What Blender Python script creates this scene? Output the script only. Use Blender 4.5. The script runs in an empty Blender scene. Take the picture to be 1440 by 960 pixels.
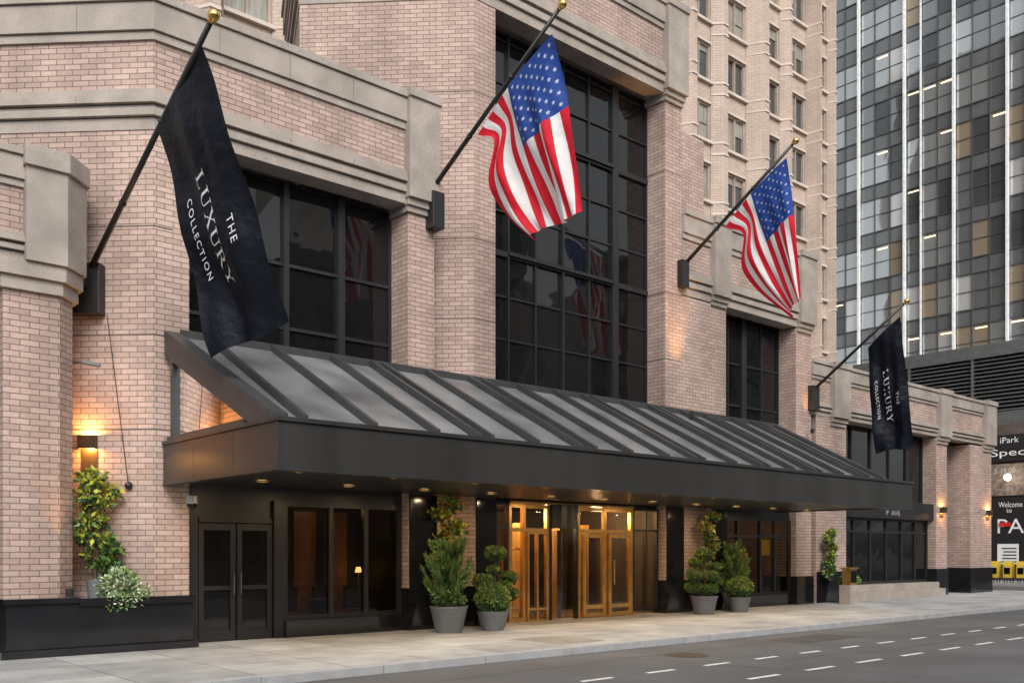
import bpy, math, random
from mathutils import Vector, Quaternion
random.seed(7)
R=random.random
def U(a,b): return random.uniform(a,b)
sc=bpy.context.scene
sc.view_settings.view_transform='Standard'; sc.view_settings.look='None'; sc.view_settings.exposure=0

# ---------------------------------------------------------------- materials
def nm(name):
    m=bpy.data.materials.new(name); m.use_nodes=True
    nt=m.node_tree; return m,nt,nt.nodes,nt.links,nt.nodes['Principled BSDF']
def c4(c): return (c[0],c[1],c[2],1)
def mat(name,base,rough=.6,metal=0,var=.15,scale=3,fine=0,fscale=60,bump=0,streak=0,spec=.5,coat=0):
    m,nt,N,L,P=nm(name)
    tc=N.new('ShaderNodeTexCoord'); n=N.new('ShaderNodeTexNoise'); n.inputs['Scale'].default_value=scale; n.inputs['Detail'].default_value=6
    mp=N.new('ShaderNodeMapping'); 
    if streak: mp.inputs['Scale'].default_value=(1,1,.12)
    L.new(tc.outputs['Object'],mp.inputs[0]); L.new(mp.outputs[0],n.inputs['Vector'])
    r=N.new('ShaderNodeMapRange'); r.inputs[1].default_value=.3; r.inputs[2].default_value=.7; r.inputs[3].default_value=1-var; r.inputs[4].default_value=1+var
    L.new(n.outputs['Fac'],r.inputs[0]); src=r.outputs[0]
    if fine:
        f=N.new('ShaderNodeTexNoise'); f.inputs['Scale'].default_value=fscale; f.inputs['Detail'].default_value=3
        L.new(tc.outputs['Object'],f.inputs['Vector'])
        r2=N.new('ShaderNodeMapRange'); r2.inputs[1].default_value=.3; r2.inputs[2].default_value=.7; r2.inputs[3].default_value=1-fine; r2.inputs[4].default_value=1+fine
        L.new(f.outputs['Fac'],r2.inputs[0])
        mm=N.new('ShaderNodeMath'); mm.operation='MULTIPLY'; L.new(src,mm.inputs[0]); L.new(r2.outputs[0],mm.inputs[1]); src=mm.outputs[0]
    v=N.new('ShaderNodeVectorMath'); v.operation='SCALE'; v.inputs[0].default_value=base; L.new(src,v.inputs['Scale'])
    L.new(v.outputs[0],P.inputs['Base Color'])
    P.inputs['Roughness'].default_value=rough; P.inputs['Metallic'].default_value=metal; P.inputs['Specular IOR Level'].default_value=spec
    if coat: P.inputs['Coat Weight'].default_value=coat
    if bump:
        b=N.new('ShaderNodeBump'); b.inputs['Strength'].default_value=bump; b.inputs['Distance'].default_value=.01
        L.new((f if fine else n).outputs['Fac'],b.inputs['Height']); L.new(b.outputs[0],P.inputs['Normal'])
    return m
def brick(name,c1,c2,mort,w=.30,h=.10,ms=.012,dirt=.25,bump=.5,off=.5):
    m,nt,N,L,P=nm(name)
    tc=N.new('ShaderNodeTexCoord'); b=N.new('ShaderNodeTexBrick')
    b.inputs['Scale'].default_value=1; b.inputs['Brick Width'].default_value=w; b.inputs['Row Height'].default_value=h
    b.inputs['Mortar Size'].default_value=ms; b.inputs['Mortar Smooth'].default_value=.25; b.inputs['Bias'].default_value=-.1
    b.offset=off
    b.inputs['Color1'].default_value=c4(c1); b.inputs['Color2'].default_value=c4(c2); b.inputs['Mortar'].default_value=c4(mort)
    L.new(tc.outputs['UV'],b.inputs['Vector'])
    n=N.new('ShaderNodeTexNoise'); n.inputs['Scale'].default_value=.7; n.inputs['Detail'].default_value=7
    mp=N.new('ShaderNodeMapping'); mp.inputs['Scale'].default_value=(1,1,.5); L.new(tc.outputs['Object'],mp.inputs[0]); L.new(mp.outputs[0],n.inputs['Vector'])
    r=N.new('ShaderNodeMapRange'); r.inputs[1].default_value=.3; r.inputs[2].default_value=.7; r.inputs[3].default_value=1-dirt; r.inputs[4].default_value=1+dirt*.5
    L.new(n.outputs['Fac'],r.inputs[0])
    f=N.new('ShaderNodeTexNoise'); f.inputs['Scale'].default_value=25; L.new(tc.outputs['Object'],f.inputs['Vector'])
    r2=N.new('ShaderNodeMapRange'); r2.inputs[3].default_value=.75; r2.inputs[4].default_value=1.25; L.new(f.outputs['Fac'],r2.inputs[0])
    st=N.new('ShaderNodeTexNoise'); st.inputs['Scale'].default_value=2.2; st.inputs['Detail'].default_value=5
    ms_=N.new('ShaderNodeMapping'); ms_.inputs['Scale'].default_value=(1,1,.06); L.new(tc.outputs['Object'],ms_.inputs[0]); L.new(ms_.outputs[0],st.inputs['Vector'])
    r3=N.new('ShaderNodeMapRange'); r3.inputs[1].default_value=.35; r3.inputs[2].default_value=.6; r3.inputs[3].default_value=1-dirt*.5; r3.inputs[4].default_value=1; L.new(st.outputs['Fac'],r3.inputs[0])
    mm=N.new('ShaderNodeMath'); mm.operation='MULTIPLY'; L.new(r.outputs[0],mm.inputs[0]); L.new(r2.outputs[0],mm.inputs[1])
    m2=N.new('ShaderNodeMath'); m2.operation='MULTIPLY'; L.new(mm.outputs[0],m2.inputs[0]); L.new(r3.outputs[0],m2.inputs[1])
    v=N.new('ShaderNodeVectorMath'); v.operation='SCALE'; L.new(b.outputs['Color'],v.inputs[0]); L.new(m2.outputs[0],v.inputs['Scale'])
    L.new(v.outputs[0],P.inputs['Base Color']); P.inputs['Roughness'].default_value=.8
    bp=N.new('ShaderNodeBump'); bp.invert=True; bp.inputs['Strength'].default_value=bump; bp.inputs['Distance'].default_value=.01
    L.new(b.outputs['Fac'],bp.inputs['Height']); L.new(bp.outputs[0],P.inputs['Normal'])
    return m
def glass(name,base=(.006,.0065,.007),spec=.5,wave=.022,rough=.02,metal=0,wscale=.8):
    m,nt,N,L,P=nm(name)
    P.inputs['Base Color'].default_value=c4(base); P.inputs['Roughness'].default_value=rough; P.inputs['Specular IOR Level'].default_value=spec; P.inputs['Metallic'].default_value=metal
    tc=N.new('ShaderNodeTexCoord'); n=N.new('ShaderNodeTexNoise'); n.inputs['Scale'].default_value=wscale; n.inputs['Detail'].default_value=2
    L.new(tc.outputs['Object'],n.inputs['Vector'])
    b=N.new('ShaderNodeBump'); b.inputs['Strength'].default_value=wave; b.inputs['Distance'].default_value=.5
    L.new(n.outputs['Fac'],b.inputs['Height']); L.new(b.outputs[0],P.inputs['Normal'])
    return m
def seeglass(name,tint=.5):
    m=bpy.data.materials.new(name); m.use_nodes=True; nt=m.node_tree; N=nt.nodes; L=nt.links
    N.remove(N['Principled BSDF']); o=N['Material Output']
    t=N.new('ShaderNodeBsdfTransparent'); t.inputs[0].default_value=(tint,tint*.98,tint*.95,1)
    g=N.new('ShaderNodeBsdfGlossy'); g.inputs['Roughness'].default_value=.02; g.inputs[0].default_value=(.9,.9,.9,1)
    fr=N.new('ShaderNodeFresnel'); fr.inputs[0].default_value=1.5
    mx=N.new('ShaderNodeMixShader'); L.new(fr.outputs[0],mx.inputs[0]); L.new(t.outputs[0],mx.inputs[1]); L.new(g.outputs[0],mx.inputs[2]); L.new(mx.outputs[0],o.inputs[0])
    return m
def emis(name,col,s):
    m,nt,N,L,P=nm(name); P.inputs['Base Color'].default_value=c4(col); P.inputs['Emission Color'].default_value=c4(col); P.inputs['Emission Strength'].default_value=s; return m

BR=brick('brick_pink',(.50,.365,.31),(.37,.265,.222),(.175,.13,.11),ms=.009)
GR=mat('granite_trim',(.315,.27,.235),.65,var=.2,scale=1.5,fine=.28,fscale=70,bump=.15)
GRD=mat('granite_joint',(.12,.095,.085),.8)
BG=mat('granite_black',(.010,.010,.012),.10,var=.3,scale=2,fine=.5,fscale=120,spec=.6)
MET=mat('metal_dark',(.016,.016,.017),.4,metal=.0,var=.15,scale=2,spec=.45)
FAS=mat('canopy_fascia_paint',(.028,.027,.026),.35,var=.25,scale=1.2,streak=1,spec=.5)
ROOF=mat('canopy_roof_panel',(.20,.203,.207),.30,metal=.25,var=.42,scale=.9,fine=.06,fscale=14,spec=.8)
RIB=mat('canopy_rib',(.04,.041,.042),.38,var=.15)
GL=glass('window_glass')
GLS=seeglass('shop_glass',.72)
BRASS=mat('brass',(.62,.38,.13),.28,metal=.85,var=.2,scale=4)
TBR=brick('tower_brick',(.52,.41,.34),(.45,.35,.29),(.33,.26,.215),w=.4,h=.13,ms=.012,bump=.2,dirt=.15)
TLT=mat('tower_precast',(.54,.46,.395),.75,var=.12,scale=1,fine=.08,streak=1)
TFR=mat('tower_frame',(.36,.29,.235),.6)
TGL=glass('tower_glass',(.05,.055,.06),.8,.05)
TGL2=mat('tower_curtain',(.26,.25,.22),.3,var=.3,scale=8,streak=1)
WHITE=mat('paint_white',(.62,.62,.60),.6,var=.15,scale=6,fine=.25,fscale=40)

# ---------------------------------------------------------------- mesh builder
class MB:
    def __init__(s): s.v=[];s.f=[];s.m=[];s.uv=[];s.mats=[]
    def mi(s,m):
        if m not in s.mats: s.mats.append(m)
        return s.mats.index(m)
    def add(s,verts,faces,m,uvs=None):
        o=len(s.v); s.v+= [tuple(p) for p in verts]; k=s.mi(m)
        for i,f in enumerate(faces):
            s.f.append([o+j for j in f]); s.m.append(k)
            if uvs: s.uv.append([uvs[j] for j in f]); continue
            P=[Vector(verts[j]) for j in f]; n=Vector((0,0,0))
            for a in range(len(P)):
                p,q=P[a],P[(a+1)%len(P)]; n+=Vector(((p.y-q.y)*(p.z+q.z),(p.z-q.z)*(p.x+q.x),(p.x-q.x)*(p.y+q.y)))
            if n.length<1e-12: n=Vector((0,0,1))
            n.normalize()
            if abs(n.z)>.75: s.uv.append([(p.x,p.y) for p in P])
            else:
                t=Vector((-n.y,n.x,0)).normalized(); s.uv.append([(p.dot(t),p.z) for p in P])
    def prism(s,poly,z0,z1,m):
        n=len(poly); vs=[(x,y,z0) for x,y in poly]+[(x,y,z1) for x,y in poly]
        fs=[list(range(n))[::-1],list(range(n,2*n))]+[[i,(i+1)%n,n+(i+1)%n,n+i] for i in range(n)]
        s.add(vs,fs,m)
    def box(s,x0,x1,y0,y1,z0,z1,m): s.prism([(x0,y0),(x1,y0),(x1,y1),(x0,y1)],z0,z1,m)
    def band(s,path,out,inn,z0,z1,m):
        def off(o):
            r=[]
            for i,p in enumerate(path):
                ns=[]
                if i>0: d=Vector(path[i])-Vector(path[i-1]); d.normalize(); ns.append(Vector((d.y,-d.x)))
                if i<len(path)-1: d=Vector(path[i+1])-Vector(path[i]); d.normalize(); ns.append(Vector((d.y,-d.x)))
                a=ns[0]; b=ns[-1]; q=Vector(p)+(a+b)*(o/(1+a.dot(b))); r.append((q.x,q.y))
            return r
        s.prism(off(out)+off(-inn)[::-1],z0,z1,m)
    def cyl(s,p,q,r,m,n=10,r2=None,cap=True):
        p=Vector(p);q=Vector(q);d=(q-p).normalized(); r2=r if r2 is None else r2
        a=d.orthogonal().normalized(); b=d.cross(a)
        vs=[p+(a*math.cos(t)+b*math.sin(t))*r for t in [2*math.pi*i/n for i in range(n)]]+[q+(a*math.cos(t)+b*math.sin(t))*r2 for t in [2*math.pi*i/n for i in range(n)]]
        fs=[[i,(i+1)%n,n+(i+1)%n,n+i] for i in range(n)]
        if cap: fs+=[list(range(n))[::-1],list(range(n,2*n))]
        s.add(vs,fs,m)
    def lathe(s,c,prof,m,n=24):
        vs=[];fs=[]
        for r,z in prof:
            for i in range(n):
                t=2*math.pi*i/n; vs.append((c[0]+r*math.cos(t),c[1]+r*math.sin(t),c[2]+z))
        for k in range(len(prof)-1):
            for i in range(n): fs.append([k*n+i,k*n+(i+1)%n,(k+1)*n+(i+1)%n,(k+1)*n+i])
        s.add(vs,fs,m)
    def sphere(s,c,r,m,n=12,sq=1):
        s.lathe(c,[(max(r*math.sin(math.pi*k/n),.0005),-r*sq*math.cos(math.pi*k/n)) for k in range(n+1)],m,n*2)
    def quad(s,pts,m): s.add(pts,[[0,1,2,3]],m)
    def build(s,name,parent=None,bevel=0,smooth=False):
        me=bpy.data.meshes.new(name); me.from_pydata(s.v,[],s.f)
        for m in s.mats: me.materials.append(m)
        ul=me.uv_layers.new(name='UVMap'); k=0
        for i,p in enumerate(me.polygons):
            p.material_index=s.m[i]; p.use_smooth=smooth
            for j in range(p.loop_total): ul.data[p.loop_start+j].uv=s.uv[i][j]
        ob=bpy.data.objects.new(name,me); sc.collection.objects.link(ob)
        if parent: ob.parent=parent
        if bevel:
            b=ob.modifiers.new('bevel','BEVEL'); b.width=bevel; b.segments=2; b.limit_method='ANGLE'; b.harden_normals=False
        return ob
def empty(name,loc=(0,0,0)):
    e=bpy.data.objects.new(name,None); sc.collection.objects.link(e); return e
def light(name,kind,loc,power,col=(1,.62,.28),size=.1,parent=None,dirv=None,spot=None):
    l=bpy.data.lights.new(name,kind); l.energy=power; l.color=col
    if kind=='AREA': l.shape='DISK'; l.size=size
    elif kind in('POINT','SPOT'): l.shadow_soft_size=size
    if spot: l.spot_size=math.radians(spot); l.spot_blend=.8
    o=bpy.data.objects.new(name,l); o.location=loc; sc.collection.objects.link(o)
    if dirv: o.rotation_euler=Vector(dirv).to_track_quat('-Z','Y').to_euler()
    if parent: o.parent=parent
    return o
def norm2(vs):
    xs=[v[0] for v in vs]; ys=[v[1] for v in vs]
    x0,x1,y0,y1=min(xs),max(xs),min(ys),max(ys)
    return [((x-x0)/(x1-x0),(y-y0)/(y1-y0)) for x,y in vs]
def text2d(body,space=1.0):
    cu=bpy.data.curves.new('t','FONT'); cu.body=body; cu.size=1; cu.resolution_u=3; cu.space_character=space
    ob=bpy.data.objects.new('t',cu); sc.collection.objects.link(ob)
    dg=bpy.context.evaluated_depsgraph_get(); me=bpy.data.meshes.new_from_object(ob.evaluated_get(dg))
    vs=[(v.co.x,v.co.y) for v in me.vertices]; fs=[list(p.vertices) for p in me.polygons]
    bpy.data.objects.remove(ob); bpy.data.meshes.remove(me)
    return norm2(vs),fs
def serif2d(word):
    vs=[];fs=[];x=0;TK=.125;tn=.05
    def q(pts):
        o=len(vs); vs.extend([(x+a,b) for a,b in pts]); fs.append(list(range(o,o+len(pts))))
    def bar(a,b,y): q([(a,y),(b,y),(b,y+.04),(a,y+.04)])
    for ch in word:
        if ch=='L': q([(.1,0),(.1+TK,0),(.1+TK,1),(.1,1)]); q([(.1,0),(.58,0),(.58,tn),(.1,tn)]); q([(.54,0),(.58,0),(.60,.24),(.57,.24)]); bar(0,.34,.96); bar(0,.2,0); w=.62
        if ch=='U':
            q([(.08,.32),(.08+TK,.32),(.08+TK,1),(.08,1)]); q([(.62,.32),(.62+tn,.32),(.62+tn,1),(.62,1)])
            for k in range(8):
                t0=math.pi+math.pi*k/8;t1=math.pi+math.pi*(k+1)/8
                f=lambda t,o:(.375+(.295 if o else (.17 if t<4.7 else .245))*math.cos(t),.32+(.33 if o else .26)*math.sin(t))
                q([f(t0,1),f(t1,1),f(t1,0),f(t0,0)])
            bar(-.03,.31,.96); bar(.52,.78,.96); w=.76
        if ch=='X': q([(.58,0),(.74,0),(.20,1),(.04,1)]); q([(.06,0),(.12,0),(.68,1),(.62,1)]); bar(-.03,.22,0); bar(.5,.8,0); bar(-.02,.28,.96); bar(.53,.76,.96); w=.76
        if ch=='R':
            q([(.08,0),(.08+TK,0),(.08+TK,1),(.08,1)]); bar(-.02,.3,0); bar(-.02,.35,.96); q([(.34,.48),(.46,.50),(.74,.03),(.60,0)]); bar(.6,.8,0); bar(.2,.36,.46)
            for k in range(8):
                t0=-math.pi/2+math.pi*k/8;t1=-math.pi/2+math.pi*(k+1)/8
                f=lambda t,o:(.34+(.27 if o else .14)*math.cos(t),.73+(.27 if o else .23)*math.sin(t))
                q([f(t0,1),f(t1,1),f(t1,0),f(t0,0)])
            w=.74
        if ch=='Y': q([(.31,0),(.31+TK,0),(.31+TK,.48),(.31,.48)]); q([(.31,.46),(.43,.46),(.18,1),(.02,1)]); q([(.385,.46),(.435,.46),(.68,1),(.62,1)]); bar(.2,.54,0); bar(-.05,.28,.96); bar(.52,.78,.96); w=.74
        x+=w+.17
    return norm2(vs),fs

def glazing(mb,x0,x1,y,z0,z1,xs,zs,th=.06,fm=MET,gm=GL,tx={},tz={},d=.06,tilt=.012):
    X=[x0]+list(xs)+[x1]; Z=[z0]+list(zs)+[z1]
    for i,x in enumerate(X):
        t=tx.get(i,th); a=x if i==0 else (x-t if i==len(X)-1 else x-t/2); mb.box(a,a+t,y-d*(1.6 if i in tx else 1),y+d,z0,z1,fm)
    for i,z in enumerate(Z):
        t=tz.get(i,th); a=z if i==0 else (z-t if i==len(Z)-1 else z-t/2); mb.box(x0+.003,x1-.003,y-d*(1.3 if i in tz else .8),y+d*.8,a,a+t,fm)
    for i in range(len(X)-1):
        for j in range(len(Z)-1):
            e=[U(-tilt,tilt) for _ in range(4)]
            mb.quad([(X[i],y+e[0],Z[j]),(X[i+1],y+e[1],Z[j]),(X[i+1],y+e[2],Z[j+1]),(X[i],y+e[3],Z[j+1])],gm)

# ================================================================= HOTEL
H=empty('hotel_building')
walls=MB(); trim=MB(); blk=MB(); win=MB()
def parapet(path,zt,hl,hb,hc,endlo=True):
    z=zt-hc-hb-hl
    trim.band(path,.02,.5,z,z+hl*.30,GR)
    trim.band(path,.09,.5,z+hl*.30+.02,z+hl*.52,GR)
    trim.band(path,.05,.5,z+hl*.52+.002,z+hl*.60,GR)
    trim.band(path,.13,.5,z+hl*.60+.02,z+hl*.82,GR)
    trim.band(path,.07,.5,z+hl*.82+.002,z+hl,GR)
    walls.band(path,0,.5,z+hl+.001,z+hl+hb,BR)
    zc=zt-hc
    trim.band(path,.05,.5,zc+.001,zc+hc*.18,GR)
    trim.band(path,.10,.5,zc+hc*.18+.01,zc+hc*.80,GR)
    trim.band(path,.15,.55,zc+hc*.80+.012,zt,GR)
    for p,q in zip(path,path[1:]):
        p=Vector(p);q=Vector(q); d=q-p; L_=d.length; d.normalize(); nn=Vector((d.y,-d.x)); t=1.2
        while t<L_-.5:
            c=p+d*t; a=c+nn*.103; b=c-nn*.2; e=d*.006
            trim.prism([tuple(a-e),tuple(a+e),tuple(b+e),tuple(b-e)],zc+hc*.2,zc+hc*.79,GRD)
            a=c+nn*.133; trim.prism([tuple(a-e),tuple(a+e),tuple(b+e),tuple(b-e)],z+hl*.61+.01,z+hl*.815,GRD)
            t+=1.45
def endblock(x0,x1,z0,z1,y=17.0):
    trim.box(x0-.05,x1+.05,y-.22,y+1.1,z0+.28,z1+.015,GR)
    trim.box(x0-.03,x1+.03,y-.13,y+1.15,z0+.13,z0+.275,GR)
    trim.box(x0-.01,x1+.01,y-.07,y+1.15,z0,z0+.125,GR)
    trim.box(x0-.07,x1+.07,y-.27,y+1.1,z1-.16,z1+.03,GR)
# --- section 1
cham1=[(-2.6,26.0),(6.4,17.0),(7.05,17.0)]
walls.band(cham1,0,.9,0,9.3,BR)
for z in (5.60,3.9,7.55): trim.band([(-2.6,26.0),(6.4,17.0),(6.75,17.0)],.006,.3,z,z+.025,GRD)
walls.box(11.95,12.65,17.0,18.2,0,9.2,BR)
parapet([(-2.6,26.0),(6.4,17.0),(12.6,17.0),(12.6,19.0)],11.7,.72,.88,.82)
endblock(11.9,12.62,9.12,11.72)
walls.prism([(-2.3,26.4),(6.6,17.4),(12.3,17.4),(12.3,26)],10.9,11.0,GRD)
win.box(7.05,11.95,17.75,18.2,2.7,5.3,MET)
glazing(win,7.05,11.95,17.7,5.3,9.3,[8.15,9.35,10.65],[6.3,7.6],th=.07,tx={2:.12,3:.16})
# --- tall block
ch2=[(10.9,19.9),(13.8,17.0),(14.45,17.0)]
walls.band([(13,24.5),(10.9,19.9),(13.8,17.0),(14.45,17.0)],0,.9,0,14.5,BR)
for z in (3.9,7.1,8.95,12.35): 
    trim.band(ch2,.006,.3,z,z+.025,GRD)
    trim.box(20.66,21.41,16.994,17.9,z,z+.025,GRD)
walls.box(20.67,21.4,17.0,18.2,0,14.4,BR)
walls.box(20.67,24,18.2,19,0,14.5,BR)
parapet([(13,24.5),(10.9,19.9),(13.8,17.0),(21.35,17.0),(24.2,19.9)],17.05,.8,.95,.8)
endblock(20.62,21.4,14.3,17.05)
walls.prism([(11.4,20),(13.9,17.5),(21.2,17.5),(23.8,20),(23,24),(13,24)],16.2,16.3,GRD)
zs=[5.9+1.05*i for i in range(0,9)]
glazing(win,14.45,20.67,17.7,4.6,14.5,[15.4,16.35,17.3,18.3,19.3],zs,th=.05,tx={1:.05,5:.24,3:.07},tz={4:.14,7:.14})
win.box(15.4,19.2,17.56,17.64,9.03,9.12,MET); win.box(17.3,19.2,17.56,17.64,12.2,12.3,MET)
# --- section 4
walls.band([(21.4,17.0),(23.5,17.0)],0,1.2,0,9.0,BR)
walls.box(27.3,28.2,17.0,18.2,0,9.0,BR)
walls.box(28.2,28.5,17.9,22,0,11,BR)
parapet([(21.42,17.0),(28.15,17.0),(28.15,22.0)],11.45,.72,.88,.82)
endblock(22.75,23.45,8.95,11.47); endblock(27.35,28.17,8.9,11.47)
walls.prism([(21.4,17.4),(28,17.4),(28,26),(21.4,26)],10.7,10.8,GRD)
glazing(win,23.5,27.3,17.7,4.8,9.1,[24.5,25.3,26.3],[6.3,7.6],th=.06,tx={2:.25})
# --- right pavilion
walls.band([(28.5,17.0),(30.45,17.0)],0,1.0,0,6.3,BR)
walls.box(37.35,38.3,17.0,18.1,0,6.2,BR)
walls.box(40.5,42.6,17.0,20.5,0,6.2,BR)
walls.box(38.3,40.5,20.5,20.8,0,6.2,BR)
parapet([(28.2,17.0),(42.7,17.0),(42.7,24)],8.1,.45,.75,.62)
endblock(29.4,30.35,6.0,8.12); endblock(37.4,38.25,6.0,8.12); endblock(41.7,42.6,6.0,8.12)
walls.prism([(28.2,17.4),(42.4,17.4),(42.4,26),(28.2,26)],7.4,7.5,GRD)
glazing(win,30.45,37.35,17.6,3.6,6.3,[31.8,33.2,34.6,36.0],[],th=.08)
win.box(30.45,37.35,17.1,17.65,2.95,3.6,MET)
glazing(win,30.45,37.35,17.4,.55,2.95,[31.6,32.8,34.0,35.2,36.3],[2.45],th=.09)
trim.box(30.45,37.3,16.6,17.5,.0,.3,GR); trim.box(30.45,37.3,16.85,17.5,.302,.53,GR)
for (a,b) in ((28.55,30.4),(37.33,38.32),(40.48,42.62)): blk.box(a-.02,b+.02,16.96,17.8 if b<40 else 20.4,0,1.05,BG)
# --- left pavilion
walls.prism([(3.95,17.0),(4.82,17.0),(5.1,17.28),(5.1,18.6),(3.95,18.6)],0,6.0,BR)
lp=[(-9,17.0),(4.82,17.0),(5.15,17.33),(5.15,19.5)]
parapet(lp,8.3,.45,.75,.62)
walls.prism([(-9,17.4),(4.5,17.4),(4.9,17.8),(4,19),(-9,26)],7.6,7.7,GRD)
trim.prism([(3.85,16.86),(4.88,16.86),(5.27,17.25),(5.27,18.7),(3.85,18.7)],6.22,6.47,GR)
trim.prism([(3.9,16.93),(4.85,16.93),(5.2,17.28),(5.2,18.7),(3.9,18.7)],6.0,6.215,GR)
trim.prism([(4.25,16.80),(4.89,16.80),(5.32,17.23),(5.32,19),(4.25,19)],6.475,8.33,GR)
trim.prism([(4.22,16.74),(4.91,16.74),(5.37,17.2),(5.37,19),(4.22,19)],8.02,8.35,GR)
glazing(win,-9,3.95,17.8,0,6.5,[-6,-4,-2,0,2],[3.0],th=.1)
blk.prism([(3.9,16.6),(5.0,16.6),(5.0,17.1),(5.25,17.3),(5.2,17.5),(3.9,17.5)],0,.86,BG)
blk.prism([(3.86,16.55),(5.0,16.55),(5.0,17.05),(3.86,17.05)],.862,.95,BG)
# planter
blk.prism([(5.003,16.62),(6.97,16.62),(6.97,17.0),(6.4,17.0),(5.2,18.2),(5.003,18.2)],0,.80,BG)
blk.prism([(5.003,16.57),(7.0,16.57),(7.0,16.74),(5.003,16.74)],.802,.93,BG)
blk.prism([(6.8,16.742),(7.0,16.742),(7.0,16.998),(6.8,16.998)],.802,.93,BG)
blk.box(3.8,7.0,16.45,16.619,0,.12,BG)
for x in (5.6,6.3): blk.box(x,x+.005,16.617,16.63,.13,.8,MET)
# black granite bases & under-canopy cladding
blk.box(11.90,12.70,16.93,18.22,0,.92,BG); blk.box(11.97,12.70,16.95,17.0,.922,2.96,BG)
blk.band([(12.75,18.05),(13.8,17.0),(14.45,17.0)],.06,.3,0,.92,BG); blk.box(13.85,14.45,16.95,17.0,.922,2.96,BG)
blk.box(20.62,21.45,16.93,18.22,0,.92,BG); blk.box(20.72,21.45,16.95,17.0,.922,2.96,BG)
blk.box(21.47,23.5,16.94,17.0,0,.92,BG); blk.box(22.8,23.5,16.95,17.0,.922,2.96,BG)
blk.box(27.25,28.25,16.93,18.22,0,.92,BG)
walls.build('brick_walls',H); trim.build('granite_trim',H,bevel=.018); blk.build('black_granite_base',H,bevel=.006)

# --- shopfront + lobby
sf=MB()
SF=17.25
sf.box(7.05,11.95,SF,SF+.25,2.72,5.3,MET)
sf.box(7.05,7.3,SF-.05,SF+.15,0,2.72,MET)
for (a,b) in ((7.32,8.05),(8.09,8.82)):
    sf.box(a,a+.1,SF-.04,SF+.04,.02,2.25,MET); sf.box(b-.1,b,SF-.04,SF+.04,.02,2.25,MET)
    sf.box(a+.1,b-.1,SF-.035,SF+.035,.02,.22,MET); sf.box(a+.1,b-.1,SF-.035,SF+.035,2.12,2.25,MET); sf.box(a+.1,b-.1,SF-.03,SF+.03,.98,1.06,MET)
    sf.quad([(a+.1,SF,.2),(b-.1,SF,.2),(b-.1,SF,2.15),(a+.1,SF,2.15)],GL)
STL=mat('steel_pull',(.2,.2,.2),.3,metal=.8)
for x in (8.0,8.14): sf.cyl((x,SF-.1,.9),(x,SF-.1,1.3),.014,STL)
sf.box(7.32,8.82,SF-.05,SF+.05,2.27,2.36,MET); sf.box(7.32,8.82,SF,SF+.04,2.36,2.72,MET)
sf.box(8.84,9.05,SF-.1,SF+.1,0,2.72,MET)
sf.box(9.05,11.9,SF-.2,SF+.1,0,.34,BG)
GLD=seeglass('shop_glass_dark',.5)
glazing(sf,9.05,11.9,SF,.34,2.72,[10.15,11.0],[],th=.1,gm=GLD,tilt=0)
WOOD=mat('lobby_wood',(.34,.15,.05),.4,var=.3,scale=4,streak=1); DK=mat('lobby_dark',(.05,.04,.035),.7); FL=mat('lobby_floor',(.25,.19,.13),.2)
sf.box(7.1,11.94,18.75,18.8,0,2.9,DK); sf.box(7.1,11.94,17.4,18.75,-.02,.01,FL); sf.box(7.1,11.94,17.5,18.75,2.92,2.95,DK); sf.box(11.85,11.94,17.4,18.75,0,2.9,DK); sf.box(8.9,8.98,17.4,18.75,0,2.9,DK)
for x in (9.3,10.1,10.9): sf.box(x,x+.55,18.70,18.745,.3,2.6,WOOD)
for x in (9.5,10.4,11.2): sf.box(x,x+.5,17.9,18.4,.35,.45,WOOD); sf.box(x,x+.5,18.35,18.45,.45,.95,DK)
sf.cyl((10.2,18.0,.01),(10.2,18.0,.7),.03,MET); sf.lathe((10.2,18.0,.7),[(.001,0),(.3,0),(.3,.03),(.001,.03)],WOOD,20)
sf.box(14.45,20.67,SF+.05,SF+.3,2.90,5.3,MET)
sf.box(14.45,14.6,SF-.05,SF+.1,0,2.9,MET)
glazing(sf,14.6,15.05,SF,.1,2.9,[],[2.3],th=.06,gm=GLS,tilt=0)
def brassframe(x0,x1,z0,z1,xs=[],zs=[],t=.07,y=SF):
    glazing(sf,x0,x1,y,z0,z1,xs,zs,th=t,fm=BRASS,gm=GLS,tilt=0,d=.05)
brassframe(15.05,16.4,0,2.88,[15.55],[2.25],.09)
brassframe(15.62,16.3,.0,2.2,[15.95],[.3],.05,SF-.06)
brassframe(17.4,19.55,0,2.88,[18.45],[2.25],.10)
brassframe(17.55,18.38,.02,2.18,[],[.28],.10,SF-.07); brassframe(18.52,19.42,.02,2.18,[],[.28],.10,SF-.07)
for x in (18.28,18.64): sf.cyl((x,SF-.2,.85),(x,SF-.2,1.5),.02,BRASS); 
sf.box(15.05,19.55,SF-.09,SF+.09,2.89,2.95,BRASS)
n=10
for i in range(n):
    t0=math.pi+math.pi*i/n; t1=math.pi+math.pi*(i+1)/n
    p=lambda t,z:(16.9+.48*math.cos(t),SF+.48*math.sin(t)*.7,z)
    if i<3 or i>6: sf.quad([p(t0,.02),p(t1,.02),p(t1,2.3),p(t0,2.3)],GLS)
    sf.quad([p(t0,2.3),p(t1,2.3),p(t1,2.9),p(t0,2.9)],MET)
for k in range(4):
    t=.5+k*math.pi/2; sf.quad([(16.9,SF,.05),(16.9+.42*math.cos(t),SF+.4*math.sin(t),.05),(16.9+.42*math.cos(t),SF+.4*math.sin(t),2.25),(16.9,SF,2.25)],GLS)
sf.box(16.4,16.46,SF-.08,SF+.05,0,2.9,MET); sf.box(17.34,17.4,SF-.08,SF+.05,0,2.9,MET)
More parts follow.
